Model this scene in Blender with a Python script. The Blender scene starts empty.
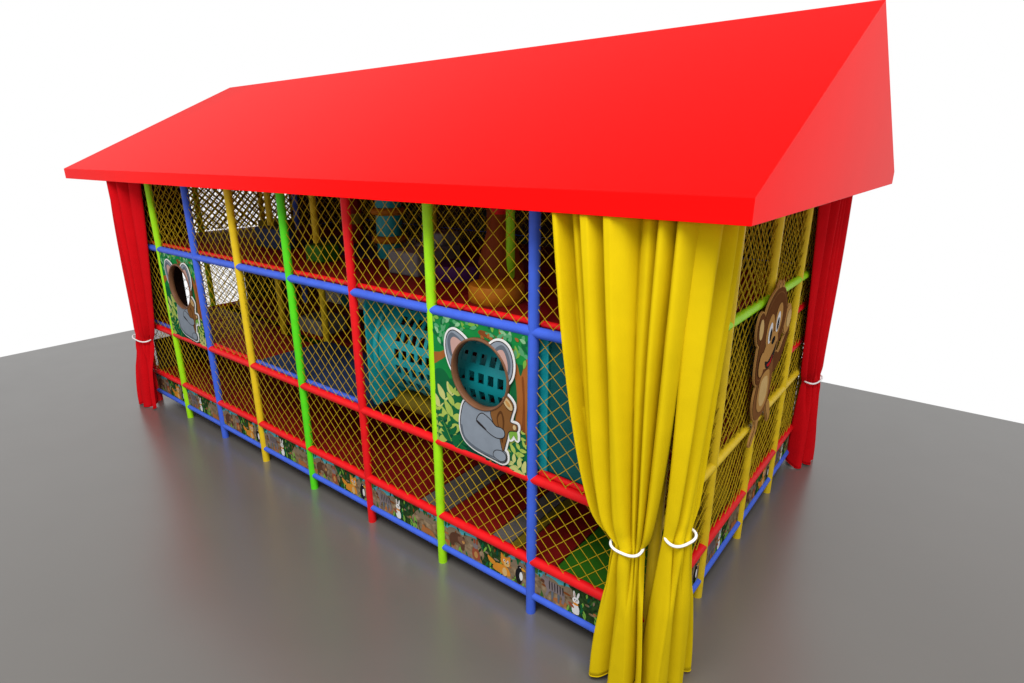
import bpy, math, random
from mathutils import Vector, Matrix
from mathutils.geometry import tessellate_polygon
S = bpy.context.scene
COL = S.collection
PI = math.pi
R = math.radians

# ------------------------------------------------------------------ materials
def mat(name, col, rough=0.5, spec=0.5, noise=0.0, nscale=6.0, bump=0.0, bscale=200.0, sheen=0.0, coat=0.0, metal=0.0, stretch=None, col2=None):
    m = bpy.data.materials.new(name); m.use_nodes = True
    nt = m.node_tree; b = nt.nodes['Principled BSDF']
    b.inputs['Base Color'].default_value = (*col, 1)
    b.inputs['Roughness'].default_value = rough
    b.inputs['Specular IOR Level'].default_value = spec
    b.inputs['Metallic'].default_value = metal
    if sheen: b.inputs['Sheen Weight'].default_value = sheen
    if coat: b.inputs['Coat Weight'].default_value = coat
    tc = nt.nodes.new('ShaderNodeTexCoord')
    src = tc.outputs['Object']
    if stretch:
        mp = nt.nodes.new('ShaderNodeMapping'); mp.inputs['Scale'].default_value = stretch
        nt.links.new(src, mp.inputs['Vector']); src = mp.outputs['Vector']
    if noise:
        n = nt.nodes.new('ShaderNodeTexNoise'); n.inputs['Scale'].default_value = nscale; n.inputs['Detail'].default_value = 5
        nt.links.new(src, n.inputs['Vector'])
        mix = nt.nodes.new('ShaderNodeMix'); mix.data_type = 'RGBA'
        c2 = col2 if col2 else tuple(max(0, c*(1-noise)) for c in col)
        mix.inputs['A'].default_value = (*c2, 1); mix.inputs['B'].default_value = (*col, 1)
        rp = nt.nodes.new('ShaderNodeMapRange'); rp.inputs['From Min'].default_value = .32; rp.inputs['From Max'].default_value = .68
        nt.links.new(n.outputs['Fac'], rp.inputs['Value']); nt.links.new(rp.outputs['Result'], mix.inputs['Factor'])
        nt.links.new(mix.outputs['Result'], b.inputs['Base Color'])
    if bump:
        n2 = nt.nodes.new('ShaderNodeTexNoise'); n2.inputs['Scale'].default_value = bscale; n2.inputs['Detail'].default_value = 3
        nt.links.new(src, n2.inputs['Vector'])
        bp = nt.nodes.new('ShaderNodeBump'); bp.inputs['Strength'].default_value = bump; bp.inputs['Distance'].default_value = .004
        nt.links.new(n2.outputs['Fac'], bp.inputs['Height']); nt.links.new(bp.outputs['Normal'], b.inputs['Normal'])
    return m

def vinyl(name, col): return mat(name, col, .45, .15, noise=.12, nscale=9, bump=.12, bscale=160)
M = {}
M['red'] = vinyl('red_vinyl', (.66, .006, .009))
M['blue'] = vinyl('blue_vinyl', (.045, .11, .60))
M['lime'] = vinyl('lime_vinyl', (.31, .68, .006))
M['green'] = vinyl('green_vinyl', (.08, .60, .010))
M['yellow'] = vinyl('yellow_vinyl', (.66, .46, .012))
M['roof'] = mat('roof_fabric', (.90, .003, .003), .40, .022, noise=.03, nscale=1.5, bump=.05, bscale=90)
M['net'] = mat('net_cord', (.42, .28, .008), .75, .08, noise=.25, nscale=60)
M['cur_y'] = mat('yellow_curtain_cloth', (.58, .42, .003), .85, .04, noise=.07, nscale=5, bump=.25, bscale=420, sheen=0)
M['cur_r'] = mat('red_curtain_cloth', (.56, .004, .008), .85, .04, noise=.10, nscale=5, bump=.25, bscale=420, sheen=0)
M['white'] = mat('white_cord', (.80, .80, .80), .5, .4, noise=.06, nscale=40)
M['mat_red'] = mat('red_floor_mat', (.17, .006, .005), .6, .1, noise=.2, nscale=3, bump=.15)
M['mat_green'] = mat('green_floor_mat', (.025, .13, .008), .6, .1, noise=.2, nscale=3, bump=.15)
M['mat_grey'] = mat('grey_floor_mat', (.11, .10, .095), .6, .1, noise=.2, nscale=3, bump=.15)
M['mat_blue'] = mat('navy_floor_mat', (.02, .035, .09), .6, .1, noise=.2, nscale=3, bump=.15)
M['mat_olive'] = mat('olive_floor_mat', (.15, .11, .01), .6, .1, noise=.2, nscale=3, bump=.15)
M['teal'] = mat('teal_plastic', (.005, .24, .27), .4, .25, noise=.08, nscale=4, bump=.05)
M['teal_dk'] = mat('dark_teal_pad', (.004, .085, .085), .55, .1, noise=.15, nscale=4)
M['grey_pad'] = mat('grey_pad', (.16, .155, .155), .55, .1, noise=.15, nscale=5)
M['orange'] = mat('orange_foam', (.34, .11, .006), .55, .1, noise=.12, nscale=5)
M['rust'] = mat('rust_orange_foam', (.21, .04, .006), .55, .1, noise=.12, nscale=5)
M['purple'] = mat('purple_foam', (.055, .010, .085), .55, .1, noise=.12, nscale=5)
M['ring'] = mat('brown_plastic_rim', (.15, .065, .03), .5, .2, noise=.2, nscale=10)
M['dark'] = mat('dark_core', (.03, .03, .03), .8, .1, noise=.1)
# printed colours
def ink(name, c, noise=.12, nscale=7, c2=None): return mat('print_'+name, tuple(q*.8 for q in c),   .7, .0, noise=noise, nscale=nscale, col2=c2)
K = {}
for n, c in dict(green=(.012,.22,.045), bush=(.010,.13,.045), deep=(.006,.07,.04), leafm=(.10,.36,.16), mint=(.26,.52,.28), pale=(.40,.52,.10), straw=(.56,.58,.20),
                 lime=(.20,.42,.06), trunk=(.36,.12,.03), bark=(.22,.065,.018), grey=(.25,.29,.345), greyd=(.12,.145,.18), pink=(.55,.34,.30), white=(.80,.80,.80),
                 log=(.22,.095,.03), logd=(.10,.04,.014), logtop=(.60,.44,.22), line=(.03,.025,.025), sand=(.42,.37,.29), rock=(.24,.18,.12), sky=(.09,.40,.48),
                 bear=(.11,.05,.030), bearl=(.20,.10,.06), critter=(.32,.08,.04), fox=(.68,.26,.03), black=(.015,.015,.018), beak=(.75,.34,.03), zebra=(.22,.18,.19),
                 rust=(.40,.15,.05), vine=(.02,.055,.018), vinel=(.05,.14,.03), brown=(.15,.056,.020), brownl=(.24,.10,.035), tan=(.50,.26,.08), cream=(.66,.44,.18), tongue=(.55,.02,.02)).items():
    K[n] = ink(n, c)
K['sand'] = ink('sand', (.36,.26,.16), nscale=14, c2=(.08,.05,.025))
K['green'] = ink('green', (.014,.25,.05), nscale=5, c2=(.008,.15,.04))
K['vine'] = ink('vine', (.035,.085,.022), nscale=22, c2=(.008,.018,.008))

# ------------------------------------------------------------------ mesh builder
class MB:
    def __init__(s): s.v = []; s.f = []; s.m = []; s.mats = []; s.smooth = []
    def mi(s, m):
        if m not in s.mats: s.mats.append(m)
        return s.mats.index(m)
    def add(s, vs, fs, m, smooth=False):
        o = len(s.v); i = s.mi(m)
        s.v += [tuple(v) for v in vs]
        for f in fs: s.f.append(tuple(o+k for k in f)); s.m.append(i); s.smooth.append(smooth)
    def box(s, a, b, m):
        (x0,y0,z0),(x1,y1,z1) = a, b
        vs = [(x0,y0,z0),(x1,y0,z0),(x1,y1,z0),(x0,y1,z0),(x0,y0,z1),(x1,y0,z1),(x1,y1,z1),(x0,y1,z1)]
        s.add(vs, [(0,3,2,1),(4,5,6,7),(0,1,5,4),(1,2,6,5),(2,3,7,6),(3,0,4,7)], m)
    def tube(s, pts, r, m, n=16, caps=True, phase=0.0, smooth=True, closed=False):
        pts = [Vector(p) for p in pts]; rings = []; N = len(pts)
        up = None; vs = []
        for i, p in enumerate(pts):
            if closed: t = (pts[(i+1) % N]-pts[i-1]).normalized()
            else: t = (pts[min(i+1,N-1)]-pts[max(i-1,0)]).normalized()
            if up is None:
                up = Vector((0,0,1)) if abs(t.z) < .9 else Vector((1,0,0))
            a = (up - t*up.dot(t)).normalized(); up = a; b = t.cross(a)
            rr = r[i] if isinstance(r, (list,tuple)) else r
            vs += [p + a*rr*math.cos(phase+2*PI*k/n) + b*rr*math.sin(phase+2*PI*k/n) for k in range(n)]
        fs = []
        for i in range(N if closed else N-1):
            for k in range(n):
                j = (i+1) % N
                fs.append((i*n+k, i*n+(k+1) % n, j*n+(k+1) % n, j*n+k))
        s.add(vs, fs, m, smooth)
        if caps and not closed:
            s.add(vs[:n], [tuple(range(n-1,-1,-1))], m); s.add(vs[-n:], [tuple(range(n))], m)
    def build(s, name, parent=None, loc=None, bevel=0):
        me = bpy.data.meshes.new(name); me.from_pydata(s.v, [], s.f)
        for m in s.mats: me.materials.append(m)
        me.polygons.foreach_set('material_index', s.m); me.polygons.foreach_set('use_smooth', s.smooth); me.update()
        o = bpy.data.objects.new(name, me); COL.objects.link(o)
        if loc: o.location = loc
        if parent: o.parent = parent
        if bevel:
            b = o.modifiers.new('bevel', 'BEVEL'); b.width = bevel; b.segments = 3; b.limit_method = 'ANGLE'; b.angle_limit = R(40)
        return o

def tag(o, label=None, cat=None, group=None, kind=None):
    if label: o['label'] = label
    if cat: o['category'] = cat
    if group: o['group'] = group
    if kind: o['kind'] = kind
    return o
def empty(name, loc, label, cat, group=None):
    o = bpy.data.objects.new(name, None); COL.objects.link(o); o.location = loc; o.empty_display_size = .2
    return tag(o, label, cat, group)

# ------------------------------------------------------------------ dimensions
B = 1.2            # bay
SB = 1.2116        # side bay
NX, NY = 8, 4
X0, X1, Y0, Y1 = -B*NX, 0.0, 0.0, SB*NY
ZB, ZR, ZM, ZU, ZT = .205, .601, 1.482, 2.861, 3.93
PR = .0485         # padded post radius
# ------------------------------------------------------------------ floor
fl = bpy.data.materials.new('grey_floor'); fl.use_nodes = True
nt = fl.node_tree; b = nt.nodes['Principled BSDF']
tc = nt.nodes.new('ShaderNodeTexCoord')
n = nt.nodes.new('ShaderNodeTexNoise'); n.inputs['Scale'].default_value = .6; n.inputs['Detail'].default_value = 6
nt.links.new(tc.outputs['Object'], n.inputs['Vector'])
mx = nt.nodes.new('ShaderNodeMix'); mx.data_type = 'RGBA'
mx.inputs['A'].default_value = (.110,.103,.095,1); mx.inputs['B'].default_value = (.128,.120,.111,1)
nt.links.new(n.outputs['Fac'], mx.inputs['Factor']); nt.links.new(mx.outputs['Result'], b.inputs['Base Color'])
n2 = nt.nodes.new('ShaderNodeTexNoise'); n2.inputs['Scale'].default_value = 2.2; n2.inputs['Detail'].default_value = 6
nt.links.new(tc.outputs['Object'], n2.inputs['Vector'])
mr = nt.nodes.new('ShaderNodeMapRange'); mr.inputs['To Min'].default_value = .26; mr.inputs['To Max'].default_value = .32
nt.links.new(n2.outputs['Fac'], mr.inputs['Value']); nt.links.new(mr.outputs['Result'], b.inputs['Roughness'])
b.inputs['Specular IOR Level'].default_value = .5; b.inputs['IOR'].default_value = 2.4
mb = MB(); mb.box((-14.9,-9,-.06), (9,8.38,0), fl); floor = mb.build('floor'); tag(floor, kind='structure')

# ------------------------------------------------------------------ the play structure
play = empty('play_structure', (-4.8, 2.42, 0), 'long netted soft play frame of coloured padded tubes under a red pitched roof', 'play structure')
OFF = Vector((-4.8, 2.42, 0))
def part(mb, name, label=None, bevel=0, parent=play):
    o = mb.build(name, parent, bevel=bevel)
    if parent is play: o.location = -OFF
    if label: o['label'] = label
    return o

def post(x, y, colour, ztop=ZT):
    m = MB(); m.tube([(x,y,0.0),(x,y,ztop)], PR, M[colour], 20, phase=PI/20)
    return part(m, 'post', colour+' padded post')
front = ['red','lime','blue','yellow','green','red','lime','blue','yellow']   # from the left corner to the right corner
for i, c in enumerate(front): post(X0+B*i, 0, c)
for j in range(1, NY+1): post(0, SB*j, 'yellow')
back = ['red','lime','blue','yellow','green','red','lime','blue']
for i, c in enumerate(back): post(X0+B*i, Y1, c)
for j, c in zip(range(1, NY), ['lime','yellow','blue']): post(X0, SB*j, c)
for x, y, c in ((-6,1.21,'yellow'),(-7.2,1.21,'yellow'),(-2.4,1.21,'lime'),(-4.8,2.42,'yellow'),(-8.4,2.42,'blue'),(-2.4,2.42,'red'),(-1.2,3.63,'green')): post(x, y, c)

def rail(a, c, colour, r=PR-.0015):
    m = MB(); m.tube([a, c], r, M[colour], 20, phase=PI/20)
    return part(m, 'rail', colour+' padded rail')
for i in range(NX):
    xa, xb = X0+B*i, X0+B*(i+1)
    rail((xa,0,ZB),(xb,0,ZB),'blue',.037)
    rail((xa,0,ZR),(xb,0,ZR),'red')
    rail((xa,0,ZM),(xb,0,ZM),'red')
    rail((xa,0,ZU),(xb,0,ZU),'blue')
for j in range(NY):
    ya, yb = SB*j, SB*(j+1)
    rail((0,ya,ZB),(0,yb,ZB),'blue',.037)
    rail((0,ya,ZR),(0,yb,ZR),'red')
    rail((0,ya,ZM),(0,yb,ZM),'yellow')
    rail((0,ya,ZU),(0,yb,ZU),'lime')
for z in (1.93, 2.44): rail((-.01,SB*3,z),(-.01,SB*4,z),'red',.04)
for z, c in ((ZB,'blue'),(ZR,'red'),(ZM,'red'),(ZU,'blue')):
    rail((X0,Y1,z),(X1,Y1,z),c)
    rail((X0,0,z),(X0,Y1,z),c)

# nets: real cords, two crossing families
def net(u0, u1, z0, z1, place, pitch=.165, r=.0036, name='net'):
    m = MB(); W = u1-u0; H = z1-z0; h = pitch*.98
    rnd = random.Random(int((u0*37+z0*91)*100))
    k = h/pitch                              # slope
    def seg(s, sign, off):
        # line z = sign*k*(u) + s clipped to the rectangle
        pts = []
        ua, ub = 0.0, W
        za, zb = s+sign*k*ua, s+sign*k*ub
        lo, hi = 0.0, 1.0
        for q0, q1 in ((za, zb),):
            d = q1-q0
            t0, t1 = (0-q0)/d, (H-q0)/d
            if t0 > t1: t0, t1 = t1, t0
            lo, hi = max(lo, t0), min(hi, t1)
        if hi-lo < .01: return
        n = max(2, int((hi-lo)*W/pitch*1.0)+1)
        for i in range(n+1):
            t = lo+(hi-lo)*i/n
            u = ua+(ub-ua)*t; z = za+(zb-za)*t
            sag = .010*math.sin(u*5+z*4+u0*3)
            pts.append(place(u0+u, z0+z, off+sag+.0045*rnd.uniform(-1,1)))
        m.tube(pts, r, M['net'], 5, caps=False)
    s = -k*W
    while s < H:
        seg(s, 1, .004); s += h
    s = 0.02
    while s < H+k*W:
        seg(s, -1, -.004); s += h
    return part(m, name)
PF = lambda u, z, o: (u, o, z)
PS = lambda u, z, o: (o, u, z)
PS2 = lambda u, z, o: (o-.075, u+.03, z)
PL = lambda u, z, o: (X0+o, u, z)
PB = lambda u, z, o: (u, Y1+o, z)
HOLES = (1, 6)
for i in range(NX):
    xa, xb = X0+B*i+.035, X0+B*(i+1)-.035
    net(xa, xb, ZR+.03, ZM-.03, PF)
    if i not in HOLES: net(xa, xb, ZM+.03, ZU-.03, PF)
    net(xa, xb, ZU+.03, ZT-.03, PF)
for j in range(NY):
    ya, yb = SB*j+.035, SB*(j+1)-.035
    for za, zb in ((ZR,ZM),(ZM,ZU),(ZU,ZT)):
        net(ya, yb, za+.03, zb-.03, PS, pitch=.15, r=.0052); net(ya, yb, za+.03, zb-.03, PS2, pitch=.15, r=.0052)
for za, zb in ((ZR,ZM),(ZM,ZU),(ZU,ZT)):
    net(.04, Y1-.04, za+.03, zb-.03, PL)
    net(X0+.04, X1-.04, za+.03, zb-.03, PB)
# dark panels added at rear and left to block the surround, darken inside
M['panel'] = mat('added_panel_dark', (.022,.030,.026), .6, .08, noise=.4, nscale=2)
M['panel_b'] = mat('added_panel_brown', (.045,.022,.016), .6, .08, noise=.3, nscale=2)
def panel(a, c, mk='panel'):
    m = MB(); m.box(a, c, M[mk]); return part(m, 'added_dark_panel', bevel=.008)
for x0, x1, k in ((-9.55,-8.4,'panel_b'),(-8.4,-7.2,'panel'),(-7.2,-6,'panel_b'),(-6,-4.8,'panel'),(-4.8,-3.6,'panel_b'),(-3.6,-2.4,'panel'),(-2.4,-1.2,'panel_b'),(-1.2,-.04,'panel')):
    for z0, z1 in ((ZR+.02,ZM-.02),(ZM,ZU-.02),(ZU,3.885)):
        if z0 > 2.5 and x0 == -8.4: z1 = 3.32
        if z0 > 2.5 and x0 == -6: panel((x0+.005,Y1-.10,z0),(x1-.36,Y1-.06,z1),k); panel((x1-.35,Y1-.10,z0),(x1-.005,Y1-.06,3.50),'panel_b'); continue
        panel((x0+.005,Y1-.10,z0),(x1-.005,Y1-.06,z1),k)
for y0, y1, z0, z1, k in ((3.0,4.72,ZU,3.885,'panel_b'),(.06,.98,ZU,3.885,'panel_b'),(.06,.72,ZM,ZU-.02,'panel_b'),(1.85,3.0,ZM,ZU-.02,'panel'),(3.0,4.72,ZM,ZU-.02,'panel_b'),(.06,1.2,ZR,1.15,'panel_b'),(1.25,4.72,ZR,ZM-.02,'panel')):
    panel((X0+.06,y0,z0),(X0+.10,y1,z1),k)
net(1.0, 3.0, ZU+.1, 3.86, lambda u, z, o: (X0+.18+o, u, z), pitch=.13, r=.017)
net(.06, 4.7, ZU+.1, 3.86, lambda u, z, o: (-8.4+o, u, z), pitch=.15, r=.007)
net(.9, 2.2, ZM+.1, ZU-.06, lambda u, z, o: (X0+.18+o, u, z), pitch=.15, r=.006)
# partition nets inside
net(-7.16, -2.44, ZU+.12, ZT-.03, lambda u, z, o: (u, 2.42+o, z))
net(1.25, Y1-.05, ZU+.12, ZT-.03, lambda u, z, o: (-4.8+o, u, z))
net(.06, Y1-.05, ZM+.12, ZU-.08, lambda u, z, o: (-7.2+o, u, z))

# foam floors
def slab(x0, x1, y0, y1, z0, z1, colour, name='floor_mat', bev=.015):
    m = MB(); m.box((x0+.006,y0+.006,z0),(x1-.006,y1-.006,z1), M[colour]); return part(m, name, bevel=bev)
zz = ZR-.01
for x0, x1, y0, y1, c in ((-9.57,-8.4,.055,1.21,'mat_red'),(-8.4,-7.2,.055,1.21,'mat_red'),(-7.9,-7.2,1.21,1.6,'mat_green'),(-7.2,-6.6,.055,1.21,'mat_red'),
                          (-6.6,-6,.055,1.21,'mat_red'),(-6,-4.8,.055,1.21,'mat_red'),(-4.8,-3.6,.055,1.21,'mat_red'),(-3.6,-2.8,.055,1.21,'mat_red'),(-2.8,-2.4,.055,1.21,'mat_grey'),
                          (-2.4,-1.76,.055,1.21,'mat_red'),(-1.76,-1.52,.055,1.21,'mat_grey'),(-1.52,-1.40,.055,1.21,'mat_olive'),(-1.40,-.97,.055,1.21,'mat_red'),(-.97,-.05,.055,1.21,'mat_green'),
                          (-9.57,-7.9,1.21,2.42,'mat_red'),(-7.2,-4.8,1.21,2.42,'mat_red'),(-4.8,-2.4,1.21,2.42,'mat_red'),(-2.4,-1.2,1.21,2.42,'mat_grey'),(-1.2,-.05,1.21,2.42,'mat_olive'),
                          (-9.57,-4.8,2.42,4.8,'mat_red'),(-4.8,-.05,2.42,4.8,'mat_red')):
    slab(x0,x1,y0,y1,zz-.06,zz,c)
# middle deck
zm = ZM+.055
for x0, x1, y0, y1, c in ((-9.57,-8.4,.05,1.21,'mat_red'),(-8.4,-7.2,.05,1.21,'mat_red'),(-7.2,-6,.05,1.0,'mat_red'),(-6,-4.8,.05,1.21,'mat_blue'),(-4.8,-3.6,.05,1.21,'mat_blue'),
                          (-7.2,-4.8,1.3,2.42,'mat_red'),(-9.5,-7.2,1.5,3.2,'mat_red'),(-1.2,-.05,.05,1.21,'mat_red'),(-2.4,-.05,1.3,3.63,'mat_red'),(-4.8,-3.6,2.42,4.78,'mat_blue')):
    slab(x0,x1,y0,y1,zm-.1,zm,c)
# bright edge pads seen just above the rails
def edge(x0, x1, z, colour):
    m = MB(); m.tube([(x0+.05,.055,z),(x1-.05,.055,z)], .03, M[colour], 12); return part(m, 'edge_pad', colour+' edge pad')
edge(-7.2,-6,ZM+.05,'red'); edge(-6,-4.8,ZM+.05,'blue'); edge(-4.8,-3.6,ZM+.05,'blue'); edge(-1.2,0,ZM+.05,'red'); edge(-9.6,-8.4,ZM+.05,'blue')
# upper deck
for i in range(NX): edge(X0+B*i, X0+B*(i+1), ZU+.065, 'red')
zu = ZU+.06
for x0, x1, y0, y1, c in ((-9.57,-7.2,.06,1.21,'mat_red'),(-7.2,-4.8,.06,1.21,'mat_red'),(-4.8,-2.4,.06,1.21,'mat_red'),(-2.4,-.05,.06,1.21,'mat_red'),
                          (-9.57,-7.2,1.21,3.0,'mat_red'),(-7.2,-4.8,1.21,3.0,'mat_blue'),(-4.8,-2.4,1.21,3.6,'mat_red'),(-2.4,-.05,1.21,3.6,'mat_red')):
    slab(x0,x1,y0,y1,zu-.1,zu,c)

# ------------------------------------------------------------------ roof (hollow shell, closed below)
m = MB()
rx0, rx1, ry0, ry1, ez0, ez1, rz, ryr = -10.78, .541, -.35, 5.704, 3.880, 4.039, 5.542, 2.747
P = [(rx0,ry0,ez0),(rx1,ry0,ez0),(rx1,ry1,ez0),(rx0,ry1,ez0),(rx0,ry0,ez1),(rx1,ry0,ez1),(rx1,ry1,ez1),(rx0,ry1,ez1),(rx0,ryr,rz),(rx1,ryr,rz)]
m.add(P, [(0,3,2,1),(0,1,5,4),(2,3,7,6),(4,5,9,8),(6,7,8,9),(1,2,6,9,5),(3,0,4,8,7)], M['roof'])
part(m, 'roof', bevel=.006)

# ------------------------------------------------------------------ printed art helpers
def spline(ctrl, n=6):
    out = []; N = len(ctrl)
    for i in range(N):
        p0, p1, p2, p3 = (Vector(ctrl[(i+k) % N]) for k in (-1,0,1,2))
        for k in range(n):
            t = k/n
            out.append(tuple(.5*((2*p1)+(p2-p0)*t+(2*p0-5*p1+4*p2-p3)*t*t+(3*p1-p0-3*p2+p3)*t**3)))
    return out
def ell(cx, cy, rx, ry, rot=0, n=20):
    c, s = math.cos(rot), math.sin(rot)
    return [(cx+rx*math.cos(2*PI*k/n)*c-ry*math.sin(2*PI*k/n)*s, cy+rx*math.cos(2*PI*k/n)*s+ry*math.sin(2*PI*k/n)*c) for k in range(n)]
def leaf(x, y, ang, L, w):
    c, s = math.cos(ang), math.sin(ang); q = [(0,0),(.3,.5),(.65,.42),(1,0),(.65,-.42),(.3,-.5)]
    return spline([(x+L*a*c-w*b_*s, y+L*a*s+w*b_*c) for a, b_ in q], 3)
def grow(poly, d):
    cx = sum(p[0] for p in poly)/len(poly); N = len(poly); out = []
    area = sum(poly[i][0]*poly[(i+1) % N][1]-poly[(i+1) % N][0]*poly[i][1] for i in range(N))
    sg = 1 if area > 0 else -1
    for i in range(N):
        a, c = Vector(poly[i-1]), Vector(poly[(i+1) % N]); t = (c-a)
        if t.length < 1e-9: out.append(poly[i]); continue
        t.normalize(); out.append((poly[i][0]+sg*t.y*d, poly[i][1]-sg*t.x*d))
    return out
class Art:
    """flat printed shapes, each a hair proud of the one below; frame maps (u, w, lift) to 3D"""
    def __init__(s, frame, lift0=.0006, step=.00004): s.mb = MB(); s.fr = frame; s.l = lift0; s.st = step
    def poly(s, pts, m, clip=None, thick=0):
        if clip:
            pts = clip_rect(pts, *clip)
            if len(pts) < 3: return
        s.l += s.st
        tri = tessellate_polygon([[Vector((p[0],p[1],0)) for p in pts]])
        area = sum(pts[i][0]*pts[(i+1) % len(pts)][1]-pts[(i+1) % len(pts)][0]*pts[i][1] for i in range(len(pts)))
        fs = []
        for t in tri:
            a, b_, c = (pts[k] for k in t)
            if (b_[0]-a[0])*(c[1]-a[1])-(b_[1]-a[1])*(c[0]-a[0]) < 0: t = (t[0],t[2],t[1])
            fs.append(tuple(t))
        s.mb.add([s.fr(p[0],p[1],s.l+thick) for p in pts], fs, m)
        if thick:
            N = len(pts); vs = [s.fr(p[0],p[1],s.l) for p in pts]+[s.fr(p[0],p[1],s.l+thick) for p in pts]
            q = [(i,(i+1) % N,N+(i+1) % N,N+i) for i in range(N)]
            if area < 0: q = [tuple(reversed(f)) for f in q]
            s.mb.add(vs, q, m)
def clip_rect(pts, x0, y0, x1, y1):
    for ax, v, sg in ((0,x0,1),(0,x1,-1),(1,y0,1),(1,y1,-1)):
        out = []
        for i in range(len(pts)):
            a, b_ = pts[i-1], pts[i]
            ia, ib = (a[ax]-v)*sg >= 0, (b_[ax]-v)*sg >= 0
            if ia != ib:
                t = (v-a[ax])/(b_[ax]-a[ax]); out.append((a[0]+t*(b_[0]-a[0]), a[1]+t*(b_[1]-a[1])))
            if ib: out.append(b_)
        pts = out
        if not pts: return []
    return pts

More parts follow.
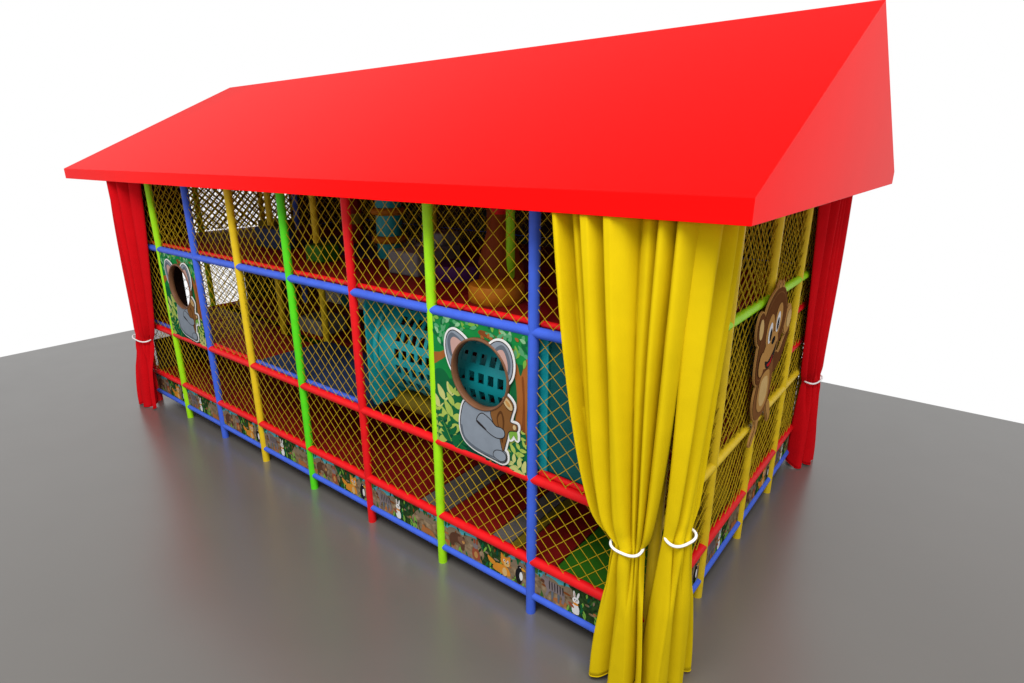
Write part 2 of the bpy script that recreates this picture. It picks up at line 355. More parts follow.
# ------------------------------------------------------------------ printed jungle strips round the base
def strip(kind, frame, w):
    H = .315; C = (.002,.002,w-.002,H-.002)
    bd = MB()
    bd.add([frame(0,0,-.012),frame(w,0,-.012),frame(w,H,-.012),frame(0,H,-.012),frame(0,0,0),frame(w,0,0),frame(w,H,0),frame(0,H,0)],
           [(0,3,2,1),(4,5,6,7),(0,1,5,4),(1,2,6,5),(2,3,7,6),(3,0,4,7)], K['sand'])
    a = Art(frame); a.mb = bd; rnd = random.Random(kind*7+3)
    p = lambda pts, m: a.poly(pts, K[m], C)
    # rocks and water, back hills
    p(spline([(-.05,.25),(.2,.22),(.36,.26),(.55,.235),(.75,.27),(1.2,.24),(1.2,.4),(-.05,.4)]), 'sky')
    for x in (.18,.42,.85,1.0): p(ell(x+rnd.uniform(-.04,.04), .22, .10, .05), 'rock')
    for x in (.08,.3,.6,.9): p(ell(x, .03+rnd.uniform(0,.03), .09, .03), 'rust' if rnd.random() < .4 else 'rock')
    # dark tree with hanging vines
    t0 = .60 if kind == 0 else .52
    p(spline([(t0-.05,0),(t0-.03,.12),(t0-.08,.22),(t0-.12,.33),(t0+.30,.33),(t0+.24,.22),(t0+.17,.12),(t0+.2,0)]), 'vine')
    for k in range(26):
        x = t0+rnd.uniform(-.08,.24); y = rnd.uniform(.02,.3)
        p(leaf(x, y, rnd.uniform(-2.2,-.9), rnd.uniform(.05,.10), .022), rnd.choice(['vinel','deep','vine','bush','lime']) if rnd.random() < .8 else 'lime')
    for k in range(14): p(leaf(rnd.uniform(0,1.15), .0, rnd.uniform(.9,2.2), rnd.uniform(.05,.09), .02), rnd.choice(['vinel','bush','lime']))
    for k in range(16): p(leaf(rnd.uniform(0,1.15), rnd.uniform(.24,.31), rnd.uniform(-2.4,-.8), rnd.uniform(.03,.06), .02), rnd.choice(['deep','bush','bark','rock']))
    for k in range(10): p(ell(rnd.uniform(0,1.1), rnd.uniform(.02,.2), rnd.uniform(.02,.05), .012), rnd.choice(['rock','rust','bark','sand']))
    for k in range(6): p(leaf(rnd.choice([rnd.uniform(0,.15), rnd.uniform(.85,1.1)]), .31, rnd.uniform(-2.4,-.8), rnd.uniform(.05,.09), .03), rnd.choice(['vinel','bush']))
    if kind == 0:      # brown bear, little red critter, orange cub, black bird
        p(spline([(.10,.05),(.08,.13),(.12,.20),(.20,.225),(.28,.20),(.30,.12),(.29,.05),(.25,.05),(.24,.10),(.16,.10),(.15,.05)]), 'bear')
        p(ell(.26,.165,.055,.05), 'bearl'); p(ell(.285,.15,.02,.018), 'tan'); p(ell(.225,.21,.018,.018), 'bear'); p(ell(.29,.205,.015,.018), 'bear')
        p(spline([(.42,.03),(.41,.12),(.45,.17),(.5,.13),(.51,.03)]), 'critter'); p(ell(.455,.185,.035,.035), 'zebra'); p(ell(.46,.08,.025,.04), 'tan')
        p(ell(.44,.235,.012,.03), 'critter'); p(ell(.475,.235,.012,.03), 'critter')
        p(spline([(.70,.03),(.71,.10),(.78,.13),(.88,.12),(.90,.03)]), 'fox'); p(spline([(.70,.08),(.64,.10),(.62,.16),(.66,.15),(.72,.12)]), 'fox')
        p(ell(.85,.185,.062,.055), 'fox'); p([(.79,.21),(.795,.275),(.84,.235)], 'fox'); p([(.87,.235),(.91,.275),(.91,.20)], 'fox')
        p(ell(.865,.16,.035,.028), 'cream'); p(ell(.835,.195,.012,.015), 'white'); p(ell(.88,.195,.012,.015), 'white'); p(ell(.837,.195,.006,.009), 'black'); p(ell(.882,.195,.006,.009), 'black'); p(ell(.867,.172,.010,.007), 'black'); p(ell(.84,.06,.03,.05), 'cream')
        p(spline([(1.0,.02),(.975,.10),(.99,.17),(1.03,.20),(1.06,.16),(1.06,.08),(1.04,.02)]), 'black'); p(ell(1.045,.11,.02,.05), 'white'); p(ell(1.03,.20,.028,.026), 'black'); p(leaf(1.045,.205,-.3,.06,.03), 'beak'); p(ell(1.035,.207,.007,.007), 'white')
    else:              # striped zebra, white rabbit
        p(spline([(.13,.05),(.15,.12),(.12,.18),(.16,.225),(.28,.225),(.33,.19),(.35,.12),(.34,.05),(.315,.05),(.31,.12),(.19,.12),(.155,.05)]), 'zebra')
        p(ell(.135,.215,.055,.032,-.5), 'zebra'); p(ell(.10,.195,.022,.02), 'bear'); p(ell(.165,.25,.012,.024,.3), 'zebra')
        for k in range(6): p(spline([(.17+.03*k,.22),(.18+.03*k,.225),(.185+.03*k,.15),(.176+.03*k,.14)],3), 'line')
        for x in (.2,.27): p(spline([(x,.12),(x+.025,.12),(x+.02,.04),(x+.005,.04)],3), 'greyd')
        p(spline([(.44,.02),(.43,.09),(.465,.14),(.505,.09),(.50,.02)]), 'white'); p(ell(.468,.165,.036,.034), 'white'); p(ell(.45,.225,.011,.038,.15), 'white'); p(ell(.49,.225,.011,.038,-.25), 'white')
        p(ell(.452,.22,.005,.025,.15), 'pink'); p(ell(.468,.125,.03,.014), 'fox'); p(ell(.457,.17,.006,.009), 'black'); p(ell(.48,.17,.006,.009), 'black'); p(ell(.468,.152,.009,.006), 'pink'); p(spline([(.44,.10),(.39,.12),(.40,.09),(.45,.07)],4), 'critter')
        p(spline([(.86,.02),(.87,.07),(.95,.09),(1.03,.07),(1.05,.02)]), 'rust'); p(ell(.885,.085,.025,.022), 'rust'); p(ell(.97,.18,.06,.02), 'rock')
    return part(bd, 'printed_strip', 'jungle animal print with '+('brown bear, orange cub and black bird' if kind == 0 else 'zebra and white rabbit'))
for i in range(NX):
    xa = X0+B*i+.04
    strip(0 if (i % 2 == 0) else 1, lambda u, w, l, xa=xa: (xa+u, -.004-l, ZB+.04+w), B-.08)
for j in range(NY):
    ya = SB*j+.04
    strip(j % 2, lambda u, w, l, ya=ya: (.004+l, ya+u, ZB+.04+w), SB-.08)
for nm in ('skirt',):
    m = MB(); m.box((X0+.04,Y1-.006,ZB+.03),(X1-.04,Y1+.006,ZR-.04), K['sand']); part(m, 'printed_strip')
    m = MB(); m.box((X0-.006,.04,ZB+.03),(X0+.006,Y1-.04,ZR-.04), K['sand']); part(m, 'printed_strip')

# ------------------------------------------------------------------ porthole panels
def porthole(xoff, label):
    HX, HZ, HR = .635, 2.36, .325
    t = empty('porthole_panel', (xoff, -.02, ZM), label, 'play panel', 'koala porthole panels in the netting')
    fr = lambda u, w, l: (u, -.012-l, w-ZM)
    u0, u1, w0, w1 = .032, 1.165, ZM+.002, ZU-.03
    # board with a round hole
    angs = sorted(set([2*PI*k/64 for k in range(64)]+[math.atan2(w-HZ, u-HX) % (2*PI) for u in (u0,u1) for w in (w0,w1)]))
    inner, outer = [], []
    for a in angs:
        c, s_ = math.cos(a), math.sin(a); inner.append((HX+HR*c, HZ+HR*s_))
        ts = []
        if c > 1e-9: ts.append((u1-HX)/c)
        if c < -1e-9: ts.append((u0-HX)/c)
        if s_ > 1e-9: ts.append((w1-HZ)/s_)
        if s_ < -1e-9: ts.append((w0-HZ)/s_)
        q = min(ts); outer.append((HX+q*c, HZ+q*s_))
    N = len(angs); m = MB()
    vs = [fr(*p, 0) for p in inner]+[fr(*p, 0) for p in outer]+[fr(*p, -.014) for p in inner]+[fr(*p, -.014) for p in outer]
    fs = []
    for i in range(N):
        j = (i+1) % N
        fs += [(i,N+i,N+j,j),(2*N+j,3*N+j,3*N+i,2*N+i),(N+i,3*N+i,3*N+j,N+j),(j,2*N+j,2*N+i,i)]
    m.add(vs, fs, K['green'])
    a = Art(fr); a.mb = m; C = (u0+.003,w0+.003,u1-.003,w1-.003); rnd = random.Random(5)
    cut = HR+.015
    def p(pts, k):
        # keep the print off the hole: push any point that would fall inside it out to the rim
        q = []
        for x, y in pts:
            d = math.hypot(x-HX, y-HZ)
            if d < cut: f = cut/max(d, 1e-6); x, y = HX+(x-HX)*f, HZ+(y-HZ)*f
            q.append((x, y))
        a.poly(q, K[k], C)
    # soft bush shapes
    p(spline([(0,2.15),(.12,2.3),(.24,2.2),(.28,1.9),(.5,1.75),(.8,1.8),(1.0,1.9),(1.2,1.8),(1.2,1.4),(0,1.4)]), 'bush')
    p(spline([(0,1.75),(.2,1.62),(.45,1.68),(.7,1.6),(.95,1.7),(1.2,1.58),(1.2,1.4),(0,1.4)]), 'deep')
    p(spline([(.98,2.5),(1.04,2.55),(1.2,2.5),(1.2,2.1),(1.02,2.0)]), 'bush')
    # trunk right with spreading limbs, trunk left behind
    p(spline([(1.03,1.84),(1.05,2.2),(1.03,2.42),(.99,2.56),(1.05,2.55),(1.09,2.45),(1.15,2.62),(1.2,2.6),(1.17,2.3),(1.16,2.0),(1.19,1.82)]), 'trunk')
    p(spline([(1.10,1.84),(1.115,2.2),(1.10,2.42),(1.125,2.42),(1.14,2.1),(1.14,1.84)]), 'bark')
    p(spline([(.02,2.44),(.12,2.47),(.24,2.53),(.24,2.49),(.17,2.42),(.11,2.38),(.02,2.33)]), 'trunk')
    p(spline([(.64,2.78),(.8,2.76),(.95,2.70),(1.05,2.66),(1.04,2.63),(.9,2.66),(.75,2.71),(.62,2.74)]), 'bark')
    p(spline([(.85,2.82),(.88,2.70),(.92,2.70),(.90,2.82)]), 'trunk')
    # leaf clusters along the top
    for k in range(130):
        x = rnd.uniform(.03,1.15); y = rnd.uniform(2.60,2.82) if x > .45 else rnd.uniform(2.55,2.83)
        if math.hypot(x-HX, y-HZ) < .42: continue
        p(leaf(x, y, rnd.uniform(0,2*PI), rnd.uniform(.06,.11), .035), rnd.choice(['leafm','mint','leafm','bush','green','lime']))
    for k in range(5): p(leaf(rnd.uniform(.6,1.1), rnd.uniform(2.68,2.8), rnd.uniform(0,6), .05, .03), 'trunk')
    # fronds
    def frond(x, y, ang, L, k, bend=.0, n=4):
        p_ = []
        for i in range(n+1):
            t = i/n; aa = ang+bend*t; px = x+L*t*math.cos(aa); py = y+L*t*math.sin(aa); p_.append((px,py,aa,t))
        if k in ('pale','straw'): p(leaf(x, y, ang+bend*.5, L*1.12, L*.62), 'bush')
        for px, py, aa, t in p_:
            sz = L*.52*(1-.55*t)
            for sg in (1,-1): p(leaf(px, py, aa+sg*1.0, sz, sz*.44), k)
        p([(x-.006,y),(p_[-1][0],p_[-1][1]),(x+.006,y)], 'lime')
        p(leaf(p_[-1][0],p_[-1][1],p_[-1][2],L*.15,L*.06), k)
    frond(.05,1.78,1.35,.46,'straw',-.55); frond(.16,1.60,1.0,.50,'pale',.3); frond(.06,1.52,1.5,.33,'pale',.1)
    frond(.34,1.55,2.0,.26,'deep',.3); frond(.30,1.50,.9,.24,'bush',0); frond(.24,1.56,1.7,.3,'bush',.4)
    frond(1.0,1.50,.5,.22,'straw',-.5); frond(1.0,1.72,.7,.22,'pale',.4); frond(.98,1.56,1.35,.28,'pale',-.4); frond(1.13,1.52,2.4,.26,'straw',.3); frond(.7,1.49,.5,.24,'deep',0)
    m.build('printed_board', t)
    # koala cut-out
    kb = Art(fr, lift0=.017, step=.0003)
    body = spline([(.46,2.06),(.40,1.93),(.385,1.78),(.43,1.66),(.53,1.60),(.66,1.575),(.80,1.56),(.90,1.555),(.955,1.60),(.95,1.67),(.905,1.71),(.905,1.80),(.88,1.9),(.86,2.02),(.80,2.08),(.62,2.04)])
    earl = spline([(.29,2.33),(.225,2.44),(.20,2.58),(.23,2.70),(.31,2.755),(.42,2.72),(.49,2.65),(.40,2.56),(.33,2.45)])
    earr = spline([(.76,2.66),(.83,2.735),(.92,2.75),(1.0,2.70),(1.045,2.58),(1.035,2.45),(.99,2.37),(.955,2.38),(.93,2.5),(.86,2.6)])
    log = spline([(.77,2.05),(.86,2.20),(.95,2.245),(1.035,2.17),(1.01,2.06),(1.0,2.0),(1.075,1.99),(1.07,1.93),(.985,1.90),(.955,1.80),(.91,1.68),(.86,1.84),(.79,1.95)])
    earl = [(HX+(x-HX)*.95-.0, HZ+(y-HZ)*.94) for x, y in earl]; earr = [(HX+(x-HX)*.95, HZ+(y-HZ)*.94) for x, y in earr]
    def push(poly, c2=cut):
        q = []
        for x, y in poly:
            d = math.hypot(x-HX, y-HZ)
            if d < c2: x, y = HX+(x-HX)*c2/d, HZ+(y-HZ)*c2/d
            q.append((x,y))
        return q
    leafs = [leaf(1.03,1.95,-1.2,.12,.05), leaf(1.02,1.94,-1.8,.12,.05)]
    for q in (body, earl, earr, log, *leafs): kb.poly(push(grow(q, .023)), K['white'], thick=.006)
    kb.l += .0065
    for q in (earl, earr): kb.poly(push(grow(q, .003)), K['line'])
    for q in (earl, earr): kb.poly(push(grow(q, -.006)), K['grey'])
    kb.poly(push(spline([(.27,2.5),(.25,2.62),(.30,2.70),(.38,2.68),(.44,2.62),(.36,2.55),(.31,2.47)])), K['greyd'])
    kb.poly(push(spline([(.30,2.52),(.29,2.62),(.33,2.665),(.40,2.65),(.45,2.61),(.37,2.53),(.33,2.46)])), K['pink'])
    kb.poly(push(spline([(.83,2.65),(.91,2.70),(.97,2.64),(1.0,2.54),(.985,2.45),(.95,2.45),(.93,2.53),(.87,2.60)])), K['greyd'])
    kb.poly(push(spline([(.85,2.63),(.91,2.655),(.95,2.60),(.97,2.50),(.95,2.43),(.93,2.52),(.88,2.58)])), K['pink'])
    for q in leafs: kb.poly(q, K['lime'])
    kb.poly(push(grow(body, .003)), K['line']); kb.poly(push(grow(body, -.007)), K['grey'])
    kb.poly(push(spline([(.41,1.8),(.44,1.69),(.54,1.63),(.68,1.60),(.86,1.585),(.70,1.575),(.53,1.60),(.43,1.66),(.39,1.77)])), K['greyd'])
    kb.poly(push(grow(log, .003)), K['line']); kb.poly(push(grow(log, -.005)), K['log'])
    kb.poly(spline([(.84,2.0),(.89,2.08),(.93,2.0),(.92,1.88),(.905,1.76),(.87,1.87)]), K['logd'])
    kb.poly(spline([(.855,1.99),(.89,2.05),(.91,1.98),(.905,1.86),(.895,1.80),(.875,1.88)]), K['log'])
    kb.poly(ell(.968,2.165,.078,.042,-.80), K['logd']); kb.poly(ell(.97,2.168,.070,.036,-.80), K['logtop']); kb.poly(ell(.97,2.168,.036,.017,-.80), K['tan'])
    kb.poly(ell(1.045,1.96,.018,.024), K['logtop'])
    # hugging arm and foot
    arm = spline([(.60,1.90),(.70,1.84),(.80,1.80),(.87,1.80),(.925,1.83),(.93,1.885),(.89,1.91),(.83,1.91),(.76,1.96),(.66,1.99)])
    kb.poly(grow(arm, .006), K['line']); kb.poly(grow(arm, -.003), K['grey'])
    kb.poly(spline([(.60,1.885),(.70,1.835),(.71,1.85),(.61,1.905)],3), K['line'])
    foot = spline([(.80,1.60),(.82,1.66),(.90,1.68),(.945,1.65),(.94,1.60),(.88,1.57)])
    kb.poly(grow(foot,.004), K['line']); kb.poly(grow(foot,-.003), K['grey'])
    kb.mb.build('koala_picture', t)
    # brown rim: flared tube through the hole
    rm = MB(); prof = [(HR-.004,.035),(HR-.006,.0),(HR-.004,-.028),(HR+.002,-.038),(HR+.012,-.040),(HR+.020,-.034),(HR+.023,-.022),(HR+.022,-.003),(HR+.001,-.002),(HR+.001,.035)]
    n = 64; vs = []
    for k in range(n):
        a_ = 2*PI*k/n
        for r, yy in prof: vs.append((HX+r*math.cos(a_), -.012+yy, HZ-ZM+r*math.sin(a_)))
    L = len(prof); fs = []
    for k in range(n):
        for i in range(L): fs.append((k*L+i, k*L+(i+1) % L, ((k+1) % n)*L+(i+1) % L, ((k+1) % n)*L+i))
    rm.add(vs, fs, M['ring'], True); rm.build('rim', t)
    return t
porthole(-2.4, 'square jungle panel with grey koala round a brown porthole, nearest the yellow curtains')
porthole(-8.4, 'square jungle panel with grey koala round a brown porthole, beside the far red curtain')

# ------------------------------------------------------------------ monkey cut-out board on the end wall
t = empty('monkey_board', (.07, 2.42, 1.3), 'brown cartoon monkey cut-out board fixed to the yellow netted end wall', 'cut-out')
fr = lambda u, w, l: (l, u-2.42, w-1.3)
def mk(art, poly, k, edge_k='tan', g=.008): art.poly(grow(poly, g), K[edge_k], thick=.018)
a = Art(fr, 0, .0006)
head = spline([(1.93,2.22),(1.90,2.42),(1.95,2.66),(2.08,2.88),(2.28,2.98),(2.46,3.0),(2.66,2.95),(2.82,2.80),(2.83,2.62),(2.72,2.46),(2.52,2.30),(2.25,2.16),(2.05,2.14)])
HD = lambda poly: [(u,(w-2.6)*1.10+2.55) for u, w in poly]
earA = ell(1.93,2.70,.13,.16,.3); earB = ell(2.93,2.60,.16,.15,-.3)
bodyp = spline([(2.15,2.22),(2.04,2.05),(1.99,1.85),(2.06,1.68),(2.2,1.60),(2.42,1.62),(2.56,1.74),(2.6,1.95),(2.55,2.2),(2.45,2.36)])
tail = spline([(2.14,1.72),(2.18,1.56),(2.17,1.50),(2.09,1.42),(2.07,1.35),(2.13,1.33),(2.20,1.40),(2.26,1.46),(2.30,1.60),(2.30,1.72)])
armr = spline([(2.5,2.14),(2.62,2.26),(2.76,2.22),(2.92,2.34),(3.04,2.44),(3.10,2.38),(2.98,2.22),(2.84,2.08),(2.66,2.02),(2.52,2.0)])
foot = spline([(2.50,1.70),(2.60,1.70),(2.70,1.60),(2.74,1.46),(2.68,1.42),(2.62,1.50),(2.54,1.60)])
tuft = spline([(2.36,2.95),(2.42,3.06),(2.48,2.99),(2.56,3.04),(2.58,2.94)])
earA, earB, tuft, head = HD(earA), HD(earB), HD(tuft), HD(head)
for q in (tail, armr, foot, bodyp, earA, earB, tuft, head): mk(a, q, 'brown')
a.l += .019
for q, k in ((tail,'tan'),(armr,'brown'),(foot,'tan'),(bodyp,'brownl'),(earA,'brown'),(earB,'tan'),(tuft,'tan'),(head,'brown')): a.poly(grow(q,-.008), K[k])
a.poly(grow(head,-.05), K['brownl']); a.poly(grow(head,-.06), K['brown'])
a.poly(HD(ell(1.92,2.70,.07,.10,.3)), K['cream']); a.poly(HD(ell(2.97,2.60,.09,.09,-.3)), K['cream'])
a.poly(spline([(2.14,2.10),(2.08,1.9),(2.14,1.74),(2.3,1.68),(2.46,1.76),(2.48,1.95),(2.4,2.12)]), K['tan'])
a.poly(spline([(2.18,2.06),(2.14,1.9),(2.2,1.78),(2.32,1.74),(2.42,1.82),(2.42,1.96),(2.36,2.06)]), K['cream'])
a.poly(HD(ell(2.24,2.62,.13,.16,-.2)), K['tan']); a.poly(HD(ell(2.52,2.68,.13,.16,-.2)), K['tan']); a.poly(HD(ell(2.33,2.42,.26,.16,.25)), K['tan'])
a.poly(HD(ell(2.25,2.60,.065,.10,-.2)), K['white']); a.poly(HD(ell(2.50,2.66,.065,.10,-.2)), K['white'])
a.poly(HD(ell(2.27,2.58,.036,.062,-.2)), K['black']); a.poly(HD(ell(2.50,2.64,.036,.062,-.2)), K['black'])
a.poly(HD(ell(2.40,2.50,.06,.035,.2)), K['black'])
a.poly(HD(spline([(2.18,2.34),(2.3,2.32),(2.45,2.38),(2.55,2.46),(2.5,2.34),(2.38,2.25),(2.25,2.26)])), K['line'])
a.poly(HD(spline([(2.26,2.29),(2.36,2.30),(2.44,2.35),(2.40,2.28),(2.32,2.26)])), K['tongue'])
a.poly(HD(ell(2.06,2.34,.10,.12,.2)), K['tan'])
m = a.mb.build('monkey_board', t); m.name = 'printed_board'

# ------------------------------------------------------------------ curtains
def smooth(t): t = max(0, min(1, t)); return t*t*(3-2*t)
def curtain(label, top, tie, bot, mtl, nf, seed, ztie, ztop=3.9, zbot=.03, amp=(.165,.07,.14), power=.5, group='tied-back corner curtains', tiesize=None, base=None, ell_tie=.07, flare=1.0, hem=.035):
    """top / tie / bot: polylines (x, y); the cloth runs from one end to the other, folded along its normal"""
    rnd = random.Random(seed); NU, NV1, NV2 = 180, 46, 26
    def along(poly, u):
        ps = [Vector(p) for p in poly]; Ls = [(ps[i+1]-ps[i]).length for i in range(len(ps)-1)]; T = sum(Ls); d = u*T
        for i, l in enumerate(Ls):
            if d <= l or i == len(Ls)-1:
                tt = d/l; return ps[i].lerp(ps[i+1], tt)
            d -= l
    def normal(poly, u):
        a_, b_ = along(poly, max(0,u-.09)), along(poly, min(1,u+.09)); t_ = (b_-a_).normalized(); return Vector((t_.y,-t_.x))
    # fold profile: irregular fold widths
    widths = [rnd.uniform(.45,1.9) for _ in range(nf)]; tot = sum(widths); edges = [0]
    for w in widths: edges.append(edges[-1]+w/tot)
    hts = [rnd.uniform(.45,1.45) for _ in range(nf)]; skew = [rnd.uniform(.35,.65) for _ in range(nf)]
    def fold(u, sharp):
        for i in range(nf):
            if u <= edges[i+1] or i == nf-1:
                t_ = (u-edges[i])/(edges[i+1]-edges[i]); s_ = skew[i]
                q = .5*t_/s_ if t_ < s_ else .5+.5*(t_-s_)/(1-s_)
                h = math.sin(PI*q)
                return hts[i]*(abs(h)**sharp)-.35
    ne = 2.5; ph = rnd.uniform(.9,1.1)
    def lobe(u):
        q = (u*ne*ph) % 1.0
        return 1.3*abs(math.sin(PI*q))**.6-.5
    vs = []; rows = NV1+NV2
    for r in range(rows+1):
        if r <= NV1: t_ = r/NV1; z = ztop+(ztie-ztop)*t_; phase = 'up'
        else: t_ = (r-NV1)/NV2; z = ztie+(zbot-ztie)*t_; phase = 'down'
        for c in range(NU+1):
            u = c/NU
            uu = u+.024*math.sin(6*u+z*1.3+seed)*math.sin(PI*u)
            f1 = fold(uu, .7)
            if r > NV1:
                kk = smooth((r-NV1)/NV2*2.2); f1 = f1*(1-kk)+lobe(uu)*kk
            small = .05*math.sin(uu*43+z*2.1+seed)*(1 if phase == 'up' else .6)
            pt, pg, pb = along(top,u), along(tie,u), along(bot,u)
            nt_, ng_, nb_ = normal(top,u), normal(tie,u), normal(bot,u)
            if phase == 'up':
                k = (1-t_)**power                               # 1 at the top, 0 at the tie
                pos = pg.lerp(pt, k); nn = ng_.lerp(nt_, k).normalized()
                am = amp[1]+(amp[0]-amp[1])*k
                dz = 0
                # bundle rounds off near the tie
                near = (1-k)**3
                pos = pos+ng_*ell_tie*near*(math.sin(PI*u)-.3)
            else:
                k = smooth(t_)**.8
                pos = pg.lerp(pb, k*flare); nn = ng_.lerp(nb_, k).normalized()
                am = amp[1]+(amp[2]-amp[1])*k
                near = (1-k)
                pos = pos+ng_*ell_tie*near*(math.sin(PI*u)-.3)
                dz = hem*t_*(.5*math.sin(uu*9+seed)-1.6*(lobe(uu)-.3))
                if t_ > .9: dz += 0
            # pull the cloth round at the tie into a snug ring
            o = f1*am+small*am
            tie_k = math.exp(-((z-ztie)/.10)**2)
            o *= 1-.45*tie_k
            pos = pos+nn*o
            pos.y = max(pos.y, -.33); pos.x = min(pos.x, .52)          # the cloth hangs inside the eaves
            vs.append((pos.x, pos.y, max(z+dz, .012)))
    fs = [(r*(NU+1)+c, r*(NU+1)+c+1, (r+1)*(NU+1)+c+1, (r+1)*(NU+1)+c) for r in range(rows) for c in range(NU)]
    c0 = along(tie,.5); base = (c0.x, c0.y, 0)
    T = empty('curtain', base, label, 'curtain', group)
    m = MB(); m.add([(v[0]-base[0],v[1]-base[1],v[2]) for v in vs], fs, mtl, True)
    o = m.build('cloth', T)
    so = o.modifiers.new('thickness','SOLIDIFY'); so.thickness = .006; so.offset = 0
    # hem seam
    h = MB(); h.tube([Vector(v)-Vector((base[0],base[1],-.004)) for v in vs[-(NU+1):]][::2], .007, mtl, 6); h.build('hem', T)
    # white tieback cord round the bundle
    row = vs[NV1*(NU+1):(NV1+1)*(NU+1)]
    e0, e1 = along(tie,0), along(tie,1); ax = (e1-e0).normalized(); nx_ = Vector((ax.y,-ax.x))
    us = [(Vector(v[:2])-c0).dot(ax) for v in row]; ws = [(Vector(v[:2])-c0).dot(nx_) for v in row]
    ru, rw = (max(us)-min(us))/2+.006, (max(ws)-min(ws))/2+.012; cu, cw = (max(us)+min(us))/2, (max(ws)+min(ws))/2
    pts = []
    for k in range(48):
        a_ = 2*PI*k/48; cc, ss = math.cos(a_), math.sin(a_)
        e = 2.6; pu = ru*abs(cc)**(2/e)*(1 if cc > 0 else -1); pw = rw*abs(ss)**(2/e)*(1 if ss > 0 else -1)
        q = c0+ax*(cu+pu)+nx_*(cw+pw)
        pts.append((q.x-base[0], q.y-base[1], ztie-.02*math.sin(a_)))
    tb = MB(); tb.tube(pts, .011, M['white'], 10, closed=True); tb.build('tieback', T)
    return T
curtain('yellow curtain on the long front side, tied back with white cord', [(-.845,-.20),(-.4,-.21),(.19,-.20)], [(-.25,-.19),(-.12,-.23),(.0,-.19)], [(-.40,-.19),(-.12,-.26),(.10,-.22)],
        M['cur_y'], 7, 31, 1.40, power=.46, zbot=.06)
curtain('yellow curtain on the short end side by the monkey board, tied back with white cord', [(.21,-.19),(.22,.1),(.16,.40),(.10,.70)], [(.15,-.18),(.23,-.05),(.24,.08)], [(.05,-.19),(.21,-.10),(.20,.26)],
        M['cur_y'], 5, 23, 1.54, power=.6, zbot=.06)
curtain('red curtain wrapped round the far left front corner, tied back with white cord', [(-9.70,1.02),(-9.68,-.08),(-9.3,-.15),(-8.46,-.13)], [(-9.72,-.10),(-9.45,-.16),(-9.12,-.12)], [(-9.74,-.22),(-9.5,-.22),(-9.22,-.14)],
        M['cur_r'], 11, 5, 1.26, power=.6)
curtain('red curtain at the far end of the netted end wall, beside the monkey board', [(.14,3.70),(.16,4.4),(.12,4.80),(.03,4.88)], [(.10,4.42),(.18,4.65),(.15,4.86)], [(.06,4.50),(.18,4.70),(.18,4.94)],
        M['cur_r'], 7, 9, 1.34, power=.6)
curtain('red curtain at the rear left corner, seen dimly through the netting', [(-8.5,4.98),(-9.4,5.0),(-9.72,4.98),(-9.74,4.3)], [(-9.3,5.0),(-9.6,5.05),(-9.75,4.9)], [(-9.3,5.0),(-9.6,5.08),(-9.75,4.85)],
        M['cur_r'], 6, 15, 1.3, power=.6)

# ------------------------------------------------------------------ soft play things inside
# perforated teal crawl tube on the middle level
TX0, TX1, TY, TZ, TR = -3.5, -.95, .78, 2.16, .60
t = empty('crawl_tube', ((TX0+TX1)/2, TY, ZM), 'teal plastic crawl tube pierced with square holes, behind the nearer koala panel', 'crawl tube')
C0 = Vector(((TX0+TX1)/2, TY, ZM))
m = MB(); NA, NXs = 40, 42
def tp(i, k, r): a_ = 2*PI*(k+.12*(k % 2 == 0)-.0)/NA; return (TX0+(TX1-TX0)*(i-.18*(i % 2))/NXs-C0.x, r*math.cos(a_), TZ-C0.z+r*math.sin(a_))
for r in (TR, TR-.012):
    vs = [tp(i,k,r) for i in range(NXs+1) for k in range(NA)]; fs = []
    for i in range(NXs):
        for k in range(NA):
            hole = (i % 2 == 1) and (k % 2 == 1) and 4 <= i <= NXs-4
            if not hole:
                f = (i*NA+k, i*NA+(k+1) % NA, (i+1)*NA+(k+1) % NA, (i+1)*NA+k)
                fs.append(f if r < TR else f[::-1])
    m.add(vs, fs, M['teal'], True)
m.build('tube', t)
for x in (TX0, TX1):
    m = MB(); pts = [(x-C0.x, (TR+.02)*math.cos(2*PI*k/48), TZ-C0.z+(TR+.02)*math.sin(2*PI*k/48)) for k in range(48)]
    m.tube(pts, .035, M['teal'], 10, closed=True); m.build('collar', t)
# teal entry wall of the tube
m = MB(); n = 48; hx = .66; angs = [2*PI*k/n for k in range(n)]
vs = []
for a_ in angs:
    c, s_ = math.cos(a_), math.sin(a_); q = min(.70/max(abs(c),1e-6), .645/max(abs(s_),1e-6))
    vs += [(TX0-C0.x-.05, (TR-.02)*c, TZ-C0.z+(TR-.02)*s_), (TX0-C0.x-.05, q*c, TZ-C0.z+q*s_), (TX0-C0.x-.02, (TR-.02)*c, TZ-C0.z+(TR-.02)*s_), (TX0-C0.x-.02, q*c, TZ-C0.z+q*s_)]
fs = []
for k in range(n):
    j = (k+1) % n; A, D = 4*k, 4*j
    fs += [(A,A+1,D+1,D),(A+2,D+2,D+3,A+3),(A+1,A+3,D+3,D+1),(A,D,D+2,A+2)]
m.add(vs, fs, M['teal']); m.build('entry_wall', t)
# teal pad by the near blue post
t = empty('wall_pad', (-1.0,.09,ZM+.06), 'upright teal wall pad just right of the blue post by the yellow curtain', 'pad')
m = MB(); m.box((-.19,-.03,0),(-.09,.03,1.26), M['teal']); m.box((-.09,.0,0),(.6,.05,1.26), M['teal_dk']); m.build('pad', t, bevel=.01)

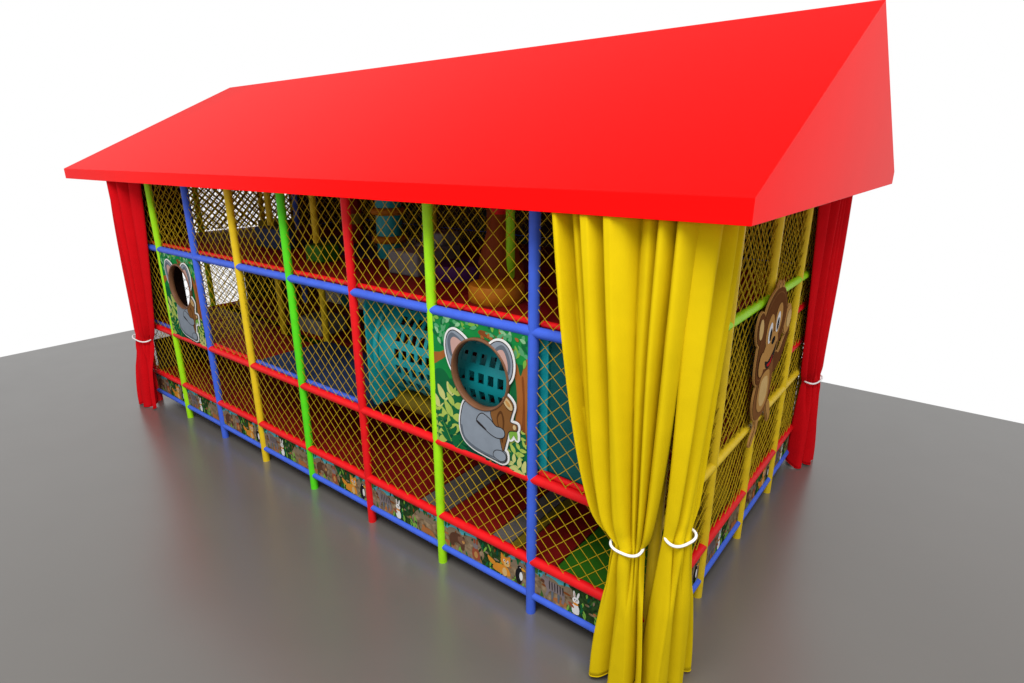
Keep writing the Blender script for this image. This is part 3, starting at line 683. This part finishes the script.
# upper level
def block(name, loc, size, mtl, label, cat, bev=.03, group=None):
    m = MB(); m.box((-size[0]/2,-size[1]/2,0),(size[0]/2,size[1]/2,size[2]), M[mtl]); o = m.build(name, None, loc, bevel=bev); return tag(o, label, cat, group)
def roundblock(name, loc, r, h, mtl, label, cat):
    m = MB(); m.tube([(0,0,0),(0,0,.02),(0,0,h-.02),(0,0,h)], [r-.015,r,r,r-.015], M[mtl], 32); o = m.build(name, None, loc); return tag(o, label, cat)
roundblock('foam_step', (-1.98,.46,zu), .27, .17, 'orange', 'low round orange foam step on the red upper deck', 'foam step')
roundblock('foam_step', (-3.0,1.05,zu), .30, .17, 'purple', 'low round purple foam step on the red upper deck', 'foam step')
t = empty('foam_cone', (-2.62,1.3,zu), 'tall rusty orange foam cone beside the lime post on the upper deck', 'foam cone')
m = MB(); m.tube([(0,0,0),(0,0,.45),(0,0,.72)], [.30,.17,.09], M['rust'], 28); m.build('cone', t)
m = MB(); m.tube([(0,0,.72),(0,0,.80),(0,0,.95)], [.09,.11,.10], M['red'], 24); m.build('cap', t)
t = empty('punch_post', (-4.72,1.5,zu), 'tall teal padded post ringed with orange bands on the upper deck', 'padded post')
m = MB(); m.tube([(0,0,0),(0,0,.95)], .17, M['teal'], 28); m.build('pad', t)
for z in (.25,.62,.88):
    m = MB(); pts = [(.19*math.cos(2*PI*k/32), .19*math.sin(2*PI*k/32), z) for k in range(32)]; m.tube(pts, .05, M['orange'], 10, closed=True); m.build('band', t)
block('foam_block', (-3.62,.95,zu), (.5,.45,.28), 'grey_pad', 'large grey foam block at the bottom of the grey pile, upper deck', 'foam block', group='grey foam blocks')
block('foam_block', (-4.05,1.75,zu), (.45,.4,.22), 'grey_pad', 'grey foam block behind the large one on the upper deck', 'foam block', group='grey foam blocks')
block('foam_block', (-4.0,1.75,zu+.22), (.38,.34,.16), 'grey_pad', 'small grey foam block lying on top of another grey block', 'foam block', group='grey foam blocks')
block('foam_block', (-6.75,1.0,zu), (.7,.25,.30), 'mat_blue', 'navy foam block by the yellow inner post on the upper deck', 'foam block')
block('foam_block', (-6.5,1.5,zm), (.6,.5,.25), 'grey_pad', 'low grey foam block on the red middle deck behind the netting', 'foam block')
def bag(loc, h, c1, c2, label):
    t = empty('punch_bag', loc, label, 'punch bag')
    m = MB(); m.tube([(0,0,0),(0,0,.03),(0,0,h-.03),(0,0,h)], [.09,.12,.12,.09], M[c1], 24); m.build('bag', t)
    m = MB(); m.tube([(0,0,h*.4),(0,0,h*.6)], .124, M[c2], 24); m.build('band', t)
    m = MB(); m.tube([(0,0,h),(0,0,h+.16)], .012, M['dark'], 8); m.build('strap', t)
bag((-5.35,1.75,ZM+.35), .80, 'mat_green', 'mat_olive', 'green hanging punch bag behind the navy middle deck')
bag((-6.55,2.05,ZM+.35), .80, 'teal_dk', 'rust', 'dark teal hanging punch bag over the red middle deck')
bag((-3.25,2.0,ZU+.16), .72, 'rust', 'orange', 'rusty orange hanging punch bag near the foam cone on the upper deck')
bag((-5.6,1.6,ZU+.16), .72, 'mat_red', 'mat_olive', 'dark red hanging punch bag left of the ringed teal post')
t = empty('foam_slide', (-6.6,3.2,ZM+.06), 'teal foam slide sloping down at the rear of the middle deck', 'slide')
m = MB(); L_ = [(-.9,.0),(-.9,1.0),(-.7,1.05),(.9,.12),(.9,0)]
m.add([(x,-.45,z) for x, z in L_]+[(x,.45,z) for x, z in L_], [tuple(range(4,-1,-1)) if 0 else (0,1,2,3,4),(9,8,7,6,5)]+[(i,5+i,5+(i+1) % 5,(i+1) % 5) for i in range(5)], M['teal_dk']); m.build('chute', t, bevel=.02)
for y in (-.5,.5):
    m = MB(); m.tube([(-.75,y,1.14),(.9,y,.2)], .05, M['mat_olive'], 12); m.build('side_roll', t)
t = empty('foam_steps', (-8.0,1.9,ZR), 'green and red foam steps on the lowest deck behind the blue post', 'foam steps')
for i, c in enumerate(('mat_green','mat_red','mat_green')):
    m = MB(); m.box((-.5+.33*i,-.4,0),(-.17+.33*i,.4,.2*(i+1)), M[c]); m.build('step', t, bevel=.015)
block('foam_block', (-7.7,1.6,zu), (.5,.4,.30), 'mat_olive', 'olive foam block on the upper deck behind the yellow front post', 'foam block')
block('foam_block', (-5.2,.75,zu), (.35,.3,.22), 'mat_green', 'small green foam block on the upper deck left of the red front post', 'foam block')
M['white_pad'] = mat('white_pad_vinyl', (.62,.61,.58), .5, .1, noise=.12, nscale=5)
block('foam_block', (-7.55,2.85,zm), (1.3,.3,.40), 'white_pad', 'long white foam block at the rear of the middle deck, above the red mat', 'foam block')
# olive padded pipe under the crawl tube
m = MB(); m.tube([(-1.25,0,0),(1.1,0,0)], .12, M['mat_olive'], 20); o = m.build('foam_roller', None, (-2.5,.55,ZM-.02)); tag(o, 'olive yellow padded roller lying beneath the teal crawl tube', 'roller')

# ------------------------------------------------------------------ light, world, camera
w = bpy.data.worlds.new('World'); S.world = w; w.use_nodes = True
nt = w.node_tree; bg = nt.nodes['Background']; bg.inputs['Strength'].default_value = 1.0
# white studio cyclorama all round, dimmer ceiling overhead
tc = nt.nodes.new('ShaderNodeTexCoord'); sx = nt.nodes.new('ShaderNodeSeparateXYZ'); nt.links.new(tc.outputs['Generated'], sx.inputs['Vector'])
rp = nt.nodes.new('ShaderNodeMapRange'); rp.interpolation_type = 'SMOOTHSTEP'
rp.inputs['From Min'].default_value = .22; rp.inputs['From Max'].default_value = .85; rp.inputs['To Min'].default_value = 1.0; rp.inputs['To Max'].default_value = .32
nt.links.new(sx.outputs['Z'], rp.inputs['Value']); nt.links.new(rp.outputs['Result'], bg.inputs['Color'])
def area(name, loc, target, size, power, col=(1,1,1)):
    l = bpy.data.lights.new(name, 'AREA'); l.shape = 'RECTANGLE'; l.size, l.size_y = size; l.energy = power; l.color = col
    o = bpy.data.objects.new(name, l); COL.objects.link(o); o.location = loc
    d = Vector(target)-Vector(loc); o.rotation_euler = d.to_track_quat('-Z','Y').to_euler(); return o
area('key_softbox', (1.2,-5.2,12), (-4.5,1,2.5), (10,5), 2250, (1,.98,.95))

cam = bpy.data.cameras.new('Camera'); co = bpy.data.objects.new('Camera', cam); COL.objects.link(co)
co.location = (1.521,-3.7591,4.2688); co.rotation_mode = 'XYZ'; co.rotation_euler = (1.2594,.0012,.6652)
cam.sensor_width = 36; cam.lens = 583.4/1024*36; cam.clip_end = 500; cam.clip_start = .05
S.camera = co
S.view_settings.view_transform = 'Standard'; S.view_settings.look = 'None'; S.view_settings.exposure = 0; S.view_settings.gamma = 1
